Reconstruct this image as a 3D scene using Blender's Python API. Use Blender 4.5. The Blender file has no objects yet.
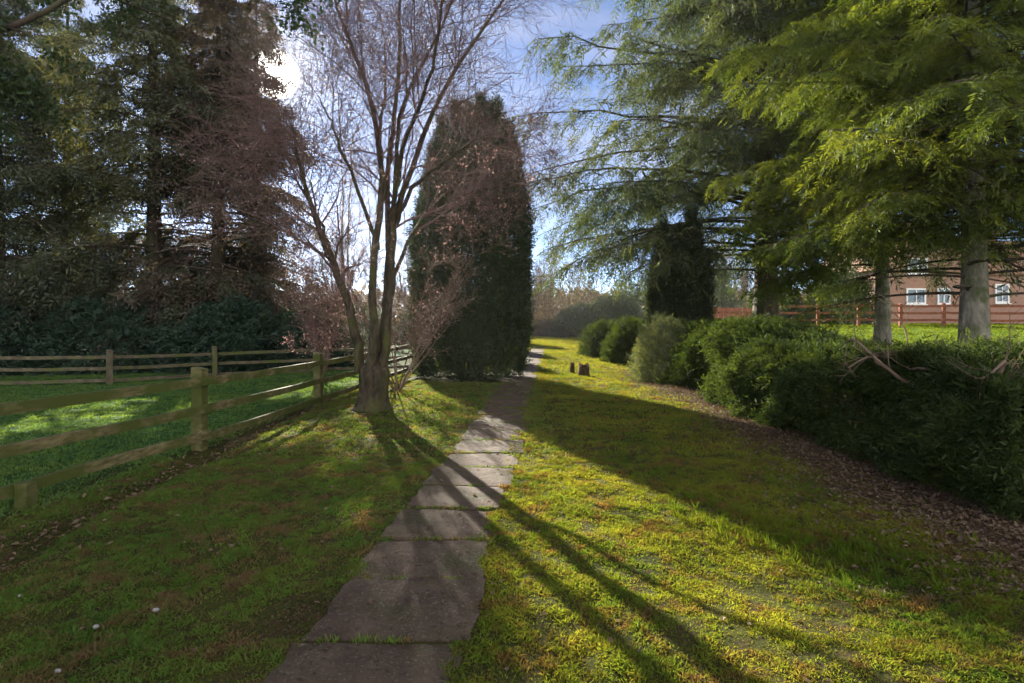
import bpy, math, random
import numpy as np
from mathutils import Vector
rng = np.random.default_rng(7)
random.seed(7)
sc = bpy.context.scene
COL = sc.collection
R = math.radians
F, HOR, CX, EYE = 540.0, 318.0, 512.0, 1.55      # focal length in pixels, horizon row, centre column, eye height

# ------------------------------------------------------------------ camera, sky, sun, exposure
cam_d = bpy.data.cameras.new("camera")
cam = bpy.data.objects.new("camera", cam_d); COL.objects.link(cam)
cam.location = (0, 0, EYE); cam.rotation_euler = (R(90), 0, 0)
cam_d.sensor_width = 36; cam_d.lens = F/1024*36; cam_d.shift_y = -(341.5-HOR)/1024
cam_d.clip_start = 0.05; cam_d.clip_end = 3000
sc.camera = cam
SUN = Vector((-0.439, 1.0, 0.452)).normalized()
EL = math.asin(SUN.z); AZ = math.atan2(SUN.x, SUN.y)
w = bpy.data.worlds.new("World"); sc.world = w; w.use_nodes = True
nt = w.node_tree; nt.nodes.clear()
N = nt.nodes.new; LK = nt.links.new
sky = N("ShaderNodeTexSky"); sky.sky_type = 'NISHITA'; sky.sun_disc = False
sky.sun_elevation = EL; sky.sun_rotation = AZ
sky.air_density = .42; sky.dust_density = .05; sky.ozone_density = 2.0
tc = N("ShaderNodeTexCoord")
mp = N("ShaderNodeMapping"); mp.inputs['Scale'].default_value = (1, 1, 2.6); LK(tc.outputs['Generated'], mp.inputs['Vector'])
cl = N("ShaderNodeTexNoise"); cl.inputs['Scale'].default_value = 2.3; cl.inputs['Detail'].default_value = 7; cl.inputs['Roughness'].default_value = .6
LK(mp.outputs['Vector'], cl.inputs['Vector'])
cr = N("ShaderNodeValToRGB"); cr.color_ramp.elements[0].position = .46; cr.color_ramp.elements[1].position = .72
LK(cl.outputs['Fac'], cr.inputs['Fac'])
mx = N("ShaderNodeMixRGB"); mx.inputs['Color2'].default_value = (4.0, 3.9, 4.4, 1)
ml = N("ShaderNodeMath"); ml.operation = 'MULTIPLY'; ml.inputs[1].default_value = .55
LK(cr.outputs['Color'], ml.inputs[0]); LK(ml.outputs[0], mx.inputs['Fac']); LK(sky.outputs[0], mx.inputs['Color1'])
# the sun itself and the bright air round it, as a part of the sky
dp = N("ShaderNodeVectorMath"); dp.operation = 'DOT_PRODUCT'; dp.inputs[1].default_value = SUN
nrm = N("ShaderNodeVectorMath"); nrm.operation = 'NORMALIZE'; LK(tc.outputs['Generated'], nrm.inputs[0]); LK(nrm.outputs[0], dp.inputs[0])
def ramp(lo, hi, k):
    m = N("ShaderNodeMapRange"); m.inputs[1].default_value = lo; m.inputs[2].default_value = hi
    m.inputs[3].default_value = 0; m.inputs[4].default_value = k; LK(dp.outputs['Value'], m.inputs[0]); return m.outputs[0]
disc = ramp(math.cos(R(2.15)), math.cos(R(.9)), 130)
pw = N("ShaderNodeMath"); pw.operation = 'POWER'; pw.inputs[1].default_value = 700
mxx = N("ShaderNodeMath"); mxx.operation = 'MAXIMUM'; mxx.inputs[1].default_value = 0; LK(dp.outputs['Value'], mxx.inputs[0]); LK(mxx.outputs[0], pw.inputs[0])
au = N("ShaderNodeMath"); au.operation = 'MULTIPLY_ADD'; au.inputs[1].default_value = 4; LK(pw.outputs[0], au.inputs[0]); LK(disc, au.inputs[2])
# unseen bright clouds opposite the sun, added to lift the shade
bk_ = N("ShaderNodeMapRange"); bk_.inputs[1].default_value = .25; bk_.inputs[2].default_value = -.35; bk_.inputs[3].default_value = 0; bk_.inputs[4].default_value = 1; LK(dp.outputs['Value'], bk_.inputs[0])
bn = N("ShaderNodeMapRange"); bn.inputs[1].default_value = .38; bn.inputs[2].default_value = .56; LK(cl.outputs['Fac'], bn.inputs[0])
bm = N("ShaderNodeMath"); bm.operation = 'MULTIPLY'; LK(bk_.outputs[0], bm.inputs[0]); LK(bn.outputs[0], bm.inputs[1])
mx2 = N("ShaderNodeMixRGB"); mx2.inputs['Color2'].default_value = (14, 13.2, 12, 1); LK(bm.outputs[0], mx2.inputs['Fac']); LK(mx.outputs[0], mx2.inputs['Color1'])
sm = N("ShaderNodeVectorMath"); sm.operation = 'SCALE'; sm.inputs[0].default_value = (1, .95, .84); LK(au.outputs[0], sm.inputs['Scale'])
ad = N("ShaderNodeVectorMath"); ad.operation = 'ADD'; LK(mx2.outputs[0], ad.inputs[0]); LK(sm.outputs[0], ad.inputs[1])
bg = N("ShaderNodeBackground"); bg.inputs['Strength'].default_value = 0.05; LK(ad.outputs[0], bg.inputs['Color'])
wo = N("ShaderNodeOutputWorld"); LK(bg.outputs[0], wo.inputs['Surface'])
sd = bpy.data.lights.new("sun", 'SUN'); so = bpy.data.objects.new("sun", sd); COL.objects.link(so)
sd.energy = 5.0; sd.angle = R(0.5); sd.color = (1, .92, .78)
so.rotation_euler = SUN.to_track_quat('Z', 'Y').to_euler()
sc.view_settings.view_transform = 'Standard'; sc.view_settings.look = 'None'
sc.view_settings.gamma = 1; sc.view_settings.use_curve_mapping = False
sc.view_settings.exposure = 2.3
sc.cycles.use_denoising = True
sc.cycles.max_bounces = 6; sc.cycles.transparent_max_bounces = 4
sc.cycles.sample_clamp_indirect = 1.5; sc.cycles.denoising_prefilter = 'FAST'

# ------------------------------------------------------------------ helpers
def at(x, y, Y): return np.array(((x-CX)/F*Y, Y, EYE-(y-HOR)/F*Y))
def unit(a): return a/np.maximum(np.linalg.norm(a, axis=-1, keepdims=True), 1e-9)
def rnd(a, b, n=None): return rng.uniform(a, b, n)
def sstep(a, b, x):
    t = np.clip((x-a)/(b-a), 0, 1); return t*t*(3-2*t)
def _h(ix, iy, iz):
    n = (ix*374761393 + iy*668265263 + iz*2147483647 + 1013) & 0xffffffff
    n = ((n ^ (n >> 13))*1274126177) & 0xffffffff
    return ((n ^ (n >> 16)) & 0xffff)/65535.0
def vnoise(p):
    p = np.asarray(p, float)
    if p.shape[-1] == 2: p = np.concatenate([p, np.zeros(p.shape[:-1]+(1,))], -1)
    i = np.floor(p).astype(np.int64); f = p-i; f = f*f*(3-2*f); o = 0
    for a in (0, 1):
        for b in (0, 1):
            for c in (0, 1):
                wgt = (f[..., 0] if a else 1-f[..., 0])*(f[..., 1] if b else 1-f[..., 1])*(f[..., 2] if c else 1-f[..., 2])
                o = o + wgt*_h(i[..., 0]+a, i[..., 1]+b, i[..., 2]+c)
    return o
def fbm(p, oct=3):
    p = np.asarray(p, float); s = 0; a = .5; t = 0
    for _ in range(oct):
        s = s+a*vnoise(p); t += a; a *= .5; p = p*2.03+17.1
    return s/t

class Geo:                                           # gathers vertices and faces of ONE mesh
    def __init__(g): g.v = []; g.f = []; g.t = []; g.n = 0
    def add(g, v, f, tint=None):
        v = np.asarray(v, float).reshape(-1, 3); f = np.asarray(f, np.int64)
        g.v.append(v); g.f.append(f+g.n)
        g.t.append(np.full(len(v), .5) if tint is None else np.asarray(tint, float).reshape(-1)); g.n += len(v)
    def build(g, name, mat, parent=None, smooth=False):
        me = bpy.data.meshes.new(name)
        if g.v:
            v = np.concatenate(g.v)
            if parent is not None: v = v-np.array(parent.location)
            me.vertices.add(len(v)); me.vertices.foreach_set('co', v.astype(np.float32).ravel())
            loops = np.concatenate([f.ravel() for f in g.f])
            tot = np.concatenate([np.full(len(f), f.shape[1]) for f in g.f])
            me.loops.add(len(loops)); me.loops.foreach_set('vertex_index', loops.astype(np.int32))
            me.polygons.add(len(tot)); me.polygons.foreach_set('loop_start', (np.cumsum(tot)-tot).astype(np.int32))
            me.polygons.foreach_set('use_smooth', np.full(len(tot), smooth))
            me.update(calc_edges=True)
            at_ = me.attributes.new('tint', 'FLOAT', 'POINT'); at_.data.foreach_set('value', np.concatenate(g.t).astype(np.float32))
        me.materials.append(mat)
        o = bpy.data.objects.new(name, me); COL.objects.link(o)
        if parent is not None: o.parent = parent
        return o
    def tubes(g, P, Rd, S=4, cap=False):             # P (B,N,3) polylines, Rd (B,N)
        P = np.asarray(P, float); Rd = np.asarray(Rd, float)
        if P.ndim == 2: P = P[None]; Rd = Rd[None]
        B, Np, _ = P.shape
        T = np.gradient(P, axis=1); T = unit(T)
        ref = np.where(np.abs(T[:, :1, 2:3]) > .9, np.array([1., 0, 0]), np.array([0, 0, 1.]))
        U = unit(np.cross(T, ref)); V = np.cross(T, U)
        a = np.arange(S)*2*np.pi/S
        ring = P[:, :, None]+Rd[:, :, None, None]*(np.cos(a)[:, None]*U[:, :, None]+np.sin(a)[:, None]*V[:, :, None])
        idx = np.arange(B*Np*S).reshape(B, Np, S)
        q = np.stack([idx[:, :-1], np.roll(idx, -1, 2)[:, :-1], np.roll(idx, -1, 2)[:, 1:], idx[:, 1:]], -1).reshape(-1, 4)
        tn = np.repeat(rng.random(B), Np*S)
        g.add(ring, q, tn)
    def box(g, c, ax, ay, az, bev=0.0):              # centre and three half-axis vectors
        c = np.asarray(c, float); A = [np.asarray(a, float) for a in (ax, ay, az)]
        sg = np.array([(-1,-1,-1),(1,-1,-1),(1,1,-1),(-1,1,-1),(-1,-1,1),(1,-1,1),(1,1,1),(-1,1,1)], float)
        g.add(c+sg[:, :1]*A[0]+sg[:, 1:2]*A[1]+sg[:, 2:]*A[2], [(0,3,2,1),(4,5,6,7),(0,1,5,4),(1,2,6,5),(2,3,7,6),(3,0,4,7)])
    def leaves(g, O, D, Nn, L, W, tint=None, curl=.0):     # rhombic leaves: origin, axis, side vector
        O = np.asarray(O, float); n = len(O); D = unit(D); Sd = unit(np.cross(D, Nn)); Nn = np.cross(Sd, D)
        L = np.broadcast_to(L, (n,))[:, None]; W = np.broadcast_to(W, (n,))[:, None]
        mid = O+D*L*.45+Nn*L*curl
        v = np.stack([O, mid+Sd*W/2, O+D*L, mid-Sd*W/2], 1)
        t = rng.random(n) if tint is None else tint
        g.add(v, np.arange(4*n).reshape(n, 4), np.repeat(t, 4))
    def sprigs(g, O, A, Nn, L, M=8, lw=.32, ratio=.32, tint=None, droop=.0):  # pinnate sprigs, M leaflets each
        n = len(O); A = unit(A); Sd = unit(np.cross(A, Nn)); L = np.broadcast_to(L, (n,))
        s = (np.arange(M)+.6)/M
        sg = np.where(np.arange(M) % 2 == 0, 1., -1.)
        pos = O[:, None]+A[:, None]*(L[:, None]*s)[..., None]
        pos[..., 2] -= droop*L[:, None]*s**2
        dr = A[:, None]*.75+Sd[:, None]*sg[None, :, None]*.75+rng.normal(0, .16, (n, M, 3))
        dr[..., 2] -= droop*.8*s
        ll = L[:, None]*lw*(1.15-.6*s)*rnd(.75, 1.25, (n, M))
        nn = np.repeat(Nn[:, None], M, 1)+rng.normal(0, .35, (n, M, 3))
        tt = np.repeat((rng.random(n) if tint is None else tint)[:, None], M, 1)+rng.normal(0, .07, (n, M))
        g.leaves(pos.reshape(-1, 3), dr.reshape(-1, 3), nn.reshape(-1, 3), ll.ravel(), ll.ravel()*ratio, np.clip(tt, 0, 1).ravel())

def empty(name, loc):
    o = bpy.data.objects.new(name, None); o.location = [float(v) for v in loc]; COL.objects.link(o); o.empty_display_size = .3; return o
def tag(o, label, cat, group=None):
    o['label'] = label; o['category'] = cat
    if group: o['group'] = group
    return o
def kind(o, k): o['kind'] = k; return o

# ------------------------------------------------------------------ materials
def new_mat(name):
    m = bpy.data.materials.new(name); m.use_nodes = True; m.node_tree.nodes.clear(); return m, m.node_tree
def mixc(nt, fac, a, b):
    m = nt.nodes.new("ShaderNodeMixRGB")
    for s, v in (('Fac', fac), ('Color1', a), ('Color2', b)):
        if isinstance(v, (tuple, list)): m.inputs[s].default_value = (*v, 1)
        elif isinstance(v, (int, float)): m.inputs[s].default_value = v
        else: nt.links.new(v, m.inputs[s])
    return m.outputs[0]
def noise(nt, scale, detail=4, rough=.55, lo=.35, hi=.65, stretch=None):
    t = nt.nodes.new("ShaderNodeTexCoord"); n = nt.nodes.new("ShaderNodeTexNoise")
    n.inputs['Scale'].default_value = scale; n.inputs['Detail'].default_value = detail; n.inputs['Roughness'].default_value = rough
    if stretch:
        mm = nt.nodes.new("ShaderNodeMapping"); mm.inputs['Scale'].default_value = stretch
        nt.links.new(t.outputs['Object'], mm.inputs['Vector']); nt.links.new(mm.outputs[0], n.inputs['Vector'])
    else: nt.links.new(t.outputs['Object'], n.inputs['Vector'])
    r = nt.nodes.new("ShaderNodeMapRange"); r.inputs[1].default_value = lo; r.inputs[2].default_value = hi
    nt.links.new(n.outputs['Fac'], r.inputs[0]); return r.outputs[0]
def tint(nt):
    a = nt.nodes.new("ShaderNodeAttribute"); a.attribute_name = 'tint'; return a.outputs['Fac']
def foliage(name, a, b, c=None, trans=.45, scale=.8, rough=.6, gloss=.03, tcol=(1.5, 1.35, .55)):
    m, nt = new_mat(name)
    col = mixc(nt, noise(nt, scale, 3), a, b)
    col = mixc(nt, tint(nt), mixc(nt, .55, col, a), mixc(nt, .5, col, c or b))
    d = nt.nodes.new("ShaderNodeBsdfDiffuse"); nt.links.new(col, d.inputs[0])
    t = nt.nodes.new("ShaderNodeBsdfTranslucent")
    mu = nt.nodes.new("ShaderNodeMixRGB"); mu.blend_type = 'MULTIPLY'; mu.inputs[0].default_value = 1
    nt.links.new(col, mu.inputs[1]); mu.inputs[2].default_value = (*tcol, 1); nt.links.new(mu.outputs[0], t.inputs[0])
    s = nt.nodes.new("ShaderNodeMixShader"); s.inputs[0].default_value = trans
    nt.links.new(d.outputs[0], s.inputs[1]); nt.links.new(t.outputs[0], s.inputs[2])
    g = nt.nodes.new("ShaderNodeBsdfGlossy"); g.inputs['Roughness'].default_value = rough; g.inputs[0].default_value = (.8, .85, .8, 1)
    s2 = nt.nodes.new("ShaderNodeMixShader"); s2.inputs[0].default_value = gloss
    nt.links.new(s.outputs[0], s2.inputs[1]); nt.links.new(g.outputs[0], s2.inputs[2])
    o = nt.nodes.new("ShaderNodeOutputMaterial"); nt.links.new(s2.outputs[0], o.inputs[0]); return m
def solid(name, a, b, scale=6, c=None, cscale=1.5, rough=.85, bump=.3, bscale=None, stretch=None, clo=.5, chi=.62, bd=.02):
    m, nt = new_mat(name)
    col = mixc(nt, noise(nt, scale, 6, .6, stretch=stretch), a, b)
    if c: col = mixc(nt, noise(nt, cscale, 5, .6, clo, chi), col, c)
    p = nt.nodes.new("ShaderNodeBsdfPrincipled"); nt.links.new(col, p.inputs['Base Color']); p.inputs['Roughness'].default_value = rough; p.inputs['Specular IOR Level'].default_value = .2
    bp = nt.nodes.new("ShaderNodeBump"); bp.inputs['Strength'].default_value = bump; bp.inputs['Distance'].default_value = bd
    nt.links.new(noise(nt, bscale or scale*2.5, 6, .65, 0, 1, stretch), bp.inputs['Height']); nt.links.new(bp.outputs[0], p.inputs['Normal'])
    o = nt.nodes.new("ShaderNodeOutputMaterial"); nt.links.new(p.outputs[0], o.inputs[0]); return m

M = {}
M['bark_dark'] = solid('dark_bark', (.035, .026, .02), (.085, .065, .05), 9, (.04, .055, .02), 1.3, bump=.8, stretch=(1, 1, .25))
M['bark_cherry'] = solid('cherry_bark', (.028, .023, .016), (.088, .070, .048), 14, (.075, .08, .026), 2.2, bump=1., stretch=(1, 1, .35), clo=.48, chi=.66, bd=.05)
M['twig_cherry'] = solid('cherry_twig', (.10, .062, .06), (.17, .11, .10), 5, bump=.1)
M['twig_grey'] = solid('grey_twig', (.16, .13, .12), (.26, .21, .19), 3, bump=.1)
M['twig_brown'] = solid('brown_twig', (.10, .07, .05), (.19, .135, .10), 3, bump=.1)
M['bark_pale'] = solid('pale_bark', (.15, .135, .115), (.36, .33, .28), 11, (.10, .115, .055), 1.8, bump=1., stretch=(1, 1, .3), bd=.05)
M['cedar'] = foliage('cedar_foliage', (.028, .055, .040), (.065, .092, .045), (.12, .13, .045), trans=.4, scale=.45)
M['fir'] = foliage('fir_foliage', (.04, .078, .016), (.10, .14, .02), (.20, .21, .028), trans=.45, scale=.5)
M['spruce'] = foliage('spruce_foliage', (.035, .052, .034), (.07, .08, .045), (.11, .095, .055), trans=.3, scale=.5)
M['spruce_brown'] = foliage('brown_spruce_foliage', (.06, .052, .038), (.11, .082, .064), (.14, .10, .075), trans=.3, scale=.6)
M['laurel'] = foliage('laurel_foliage', (.014, .036, .026), (.024, .052, .034), (.04, .07, .03), trans=.25, gloss=.03)
M['yew'] = foliage('yew_foliage', (.016, .030, .016), (.032, .048, .02), (.05, .062, .024), trans=.22, scale=1.2)
M['hedge'] = foliage('hedge_foliage', (.018, .036, .012), (.034, .056, .016), (.075, .10, .022), trans=.4, scale=1.6, gloss=.012)
M['shrub_pale'] = foliage('pale_shrub_foliage', (.06, .085, .045), (.12, .14, .07), (.16, .17, .08), trans=.4, scale=1.6)
M['pink'] = foliage('withered_pink_leaves', (.20, .125, .115), (.28, .19, .175), (.36, .27, .25), trans=.45, tcol=(1.2, 1., .95))
M['green_leaf'] = foliage('green_leaves', (.04, .09, .012), (.08, .14, .02), (.10, .16, .02), trans=.55, gloss=.1)
M['holly'] = foliage('holly_foliage', (.018, .036, .014), (.035, .06, .02), (.06, .09, .02), trans=.35)
M['wood'] = solid('mossy_fence_wood', (.065, .055, .024), (.20, .172, .085), 9, (.062, .075, .018), 2.6, bump=.7, stretch=(1, 1, 4), clo=.38, chi=.56)
M['wood_grey'] = solid('weathered_fence_wood', (.06, .052, .034), (.135, .115, .075), 8, (.075, .09, .025), 2.0, bump=.4)
M['wood_red'] = solid('red_stained_wood', (.14, .05, .03), (.25, .09, .05), 6, bump=.2)
M['stump'] = solid('stump_wood', (.045, .028, .018), (.10, .06, .04), 9, (.05, .06, .02), 5, bump=.8)
M['far_wood'] = foliage('far_scrub', (.055, .042, .036), (.09, .07, .058), (.12, .095, .075), trans=.3)
M['far_ever'] = foliage('far_evergreen', (.025, .045, .03), (.05, .07, .045), (.07, .09, .05), trans=.3)
M['litter'] = foliage('fallen_leaves', (.062, .038, .022), (.105, .066, .04), (.22, .155, .105), trans=.2, scale=5, tcol=(1.3, 1, .7))
M['stone'] = solid('pale_stone', (.13, .125, .125), (.24, .235, .235), 30, bump=.3)

# ground: moss, short turf, bare earth and leaf mould
PATH = np.array([(-.70, 1.2), (-.66, 1.9), (-.645, 2.29), (-.585, 2.83), (-.54, 3.49), (-.45, 4.7), (-.29, 6.34), (-.07, 10.2), (.36, 15.8), (.9, 22), (1.6, 31), (2.2, 38), (2.6, 44)])
PW = .40
def path_x(y): return np.interp(y, PATH[:, 1], PATH[:, 0])
def ground_z(x, y):
    x = np.asarray(x, float); y = np.asarray(y, float)
    z = 1.12*sstep(5.0, 10, x)*sstep(5, 30, y)+.1*sstep(30, 60, y)*sstep(5, 10, x)
    z = z-.10*sstep(-2.2, -3.9, x)*sstep(3, 11, y)
    z = z+.05*np.exp(-((x+2.34)**2+(y-8.9)**2)/1.2)                       # swell round the tree foot
    z = z-.05*np.exp(-((x+3.45+.06*(y-6))/.16)**2)*sstep(2, 3, y)*(1-sstep(11, 12, y))   # worn line beside the fence
    k = sstep(.5, 1.0, np.abs(x-path_x(y)))
    p = np.stack([x, y], -1)
    return z+k*((fbm(p*.6, 3)-.5)*.14+(fbm(p*4.5, 3)-.5)*.045)+(1-k)*0
def axis(lo, hi, a, b, fine, grow):
    v = list(np.arange(a, b, fine)); s = fine
    while v[-1] < hi: s *= grow; v.append(v[-1]+s)
    s = fine
    while v[0] > lo: s *= grow; v.insert(0, v[0]-s)
    return np.array(v)
gx = axis(-420, 420, -5.5, 6, .045, 1.06); gy = axis(-60, 560, 1.6, 9, .045, 1.035)
X, Y = np.meshgrid(gx, gy); Z = ground_z(X, Y)
g = Geo(); idx = np.arange(X.size).reshape(X.shape)
g.add(np.stack([X, Y, Z], -1), np.stack([idx[:-1, :-1], idx[:-1, 1:], idx[1:, 1:], idx[1:, :-1]], -1).reshape(-1, 4))
m, nt = new_mat('turf')
c1 = mixc(nt, noise(nt, 1.1, 5, .6, .38, .62), (.022, .029, .009), (.050, .054, .014))
c1 = mixc(nt, noise(nt, 7, 6, .65, .50, .62), c1, (.050, .034, .021))
c1 = mixc(nt, noise(nt, 40, 4, .6, .45, .7), c1, (.075, .075, .02))
geo = nt.nodes.new("ShaderNodeNewGeometry"); sx = nt.nodes.new("ShaderNodeSeparateXYZ"); nt.links.new(geo.outputs['Position'], sx.inputs[0])
def band(lo, hi, a=0, b=1):
    r = nt.nodes.new("ShaderNodeMapRange"); r.inputs[1].default_value = lo; r.inputs[2].default_value = hi; r.inputs[3].default_value = a; r.inputs[4].default_value = b
    nt.links.new(sx.outputs['X'], r.inputs[0]); return r.outputs[0]
def mathn(op, a, b):
    n = nt.nodes.new("ShaderNodeMath"); n.operation = op
    for i, v in enumerate((a, b)):
        if isinstance(v, (int, float)): n.inputs[i].default_value = v
        else: nt.links.new(v, n.inputs[i])
    return n.outputs[0]
ry = nt.nodes.new("ShaderNodeMapRange"); ry.inputs[1].default_value = 14; ry.inputs[2].default_value = 17; ry.inputs[3].default_value = 1; ry.inputs[4].default_value = 0; nt.links.new(sx.outputs['Y'], ry.inputs[0])
lm = mathn('MULTIPLY', mathn('MULTIPLY', band(2.5, 3.3), band(6.2, 7.0, 1, 0)), ry.outputs[0])
lm = mathn('MULTIPLY', lm, noise(nt, 2.5, 5, .6, .25, .5))
c1 = mixc(nt, lm, c1, (.075, .048, .036))
lf = band(-3.9, -4.4); c1 = mixc(nt, lf, c1, mixc(nt, noise(nt, 2, 5), (.022, .065, .02), (.04, .09, .024)))
rt = band(6.5, 7.5); c1 = mixc(nt, rt, c1, mixc(nt, noise(nt, 1, 5), (.07, .13, .015), (.12, .17, .02)))
pb = nt.nodes.new("ShaderNodeBsdfPrincipled"); pb.inputs['Roughness'].default_value = .95; pb.inputs['Specular IOR Level'].default_value = .05; nt.links.new(c1, pb.inputs['Base Color'])
bp = nt.nodes.new("ShaderNodeBump"); bp.inputs['Strength'].default_value = .9; bp.inputs['Distance'].default_value = .03
nt.links.new(noise(nt, 28, 8, .7, 0, 1), bp.inputs['Height']); nt.links.new(bp.outputs[0], pb.inputs['Normal'])
op = nt.nodes.new("ShaderNodeOutputMaterial"); nt.links.new(pb.outputs[0], op.inputs[0])
kind(g.build('ground', m, smooth=True), 'structure')

# path of worn slabs, 0.6 m deep
m, nt = new_mat('worn_slab')
c = mixc(nt, noise(nt, 5, 6, .6), (.056, .038, .027), (.10, .071, .052))
c = mixc(nt, noise(nt, 2.0, 6, .65, .48, .68), c, (.045, .046, .018))
c = mixc(nt, noise(nt, 60, 4, .7, .55, .68), c, (.15, .125, .105)); c = mixc(nt, noise(nt, 33, 5, .7, .56, .66), c, (.03, .024, .018))
p = nt.nodes.new("ShaderNodeBsdfPrincipled"); nt.links.new(c, p.inputs[0]); p.inputs['Roughness'].default_value = .85; p.inputs['Specular IOR Level'].default_value = .2
b = nt.nodes.new("ShaderNodeBump"); b.inputs['Strength'].default_value = .8; b.inputs['Distance'].default_value = .012; nt.links.new(noise(nt, 30, 8, .75, .2, .8), b.inputs['Height']); nt.links.new(b.outputs[0], p.inputs['Normal'])
o = nt.nodes.new("ShaderNodeOutputMaterial"); nt.links.new(p.outputs[0], o.inputs[0]); M['slab'] = m; JOINTS = []
g = Geo(); yj = 1.35
NX, NY = 13, 9
while yj < 29:
    dpt = .60*rnd(.96, 1.04); y0, y1 = yj+.012, yj+dpt-.012; yj += dpt; JOINTS.append(yj)
    if yj > 18: y0 -= .008; y1 += .008
    wl = PW+rnd(-.03, .02); wr = PW+rnd(-.03, .02); tz = rnd(-.006, .008); tx = rnd(-.012, .012); ty = rnd(-.008, .008); ro = rnd(-.012, .012)
    u, v = np.meshgrid(np.linspace(0, 1, NX), np.linspace(0, 1, NY)); yy = y0+(y1-y0)*v
    xx = path_x(yy)-wl+(wl+wr)*u; yy = yy+ro*(u-.5)
    e = np.minimum(np.minimum(u, 1-u)*(NX-1), np.minimum(v, 1-v)*(NY-1))
    ex = np.where(np.minimum(u, 1-u) < .01, 1, 0); xx = xx+ex*((fbm(np.stack([xx*3+5, yy*9], -1))-.5)*.07-np.sign(u-.5)*.035*np.clip(fbm(np.stack([xx*2+9, yy*14], -1))-.55, 0, 1)*6*.5)
    ey = np.where(np.minimum(v, 1-v) < .01, 1, 0); yy = yy+ey*(fbm(np.stack([xx*9, yy*3+9], -1))-.5)*.022
    z = .020+tz+tx*(u-.5)*2+ty*(v-.5)*2-.007*(e < .5)+(fbm(np.stack([xx*6, yy*6], -1))-.5)*.008
    P = np.stack([xx, yy, z], -1); idx = np.arange(NX*NY).reshape(NY, NX)
    g.add(P, np.stack([idx[:-1, :-1], idx[:-1, 1:], idx[1:, 1:], idx[1:, :-1]], -1).reshape(-1, 4))
    per = np.concatenate([idx[0], idx[1:, -1], idx[-1, -2::-1], idx[-2:0:-1, 0]]); V = P.reshape(-1, 3)[per]; n = len(per)
    lo = V.copy(); lo[:, 2] = -.05
    a = np.arange(n); b = (a+1) % n; g.add(np.concatenate([V, lo]), np.stack([a+n, b+n, b, a], -1))
kind(g.build('path', M['slab']), 'structure')

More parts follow.
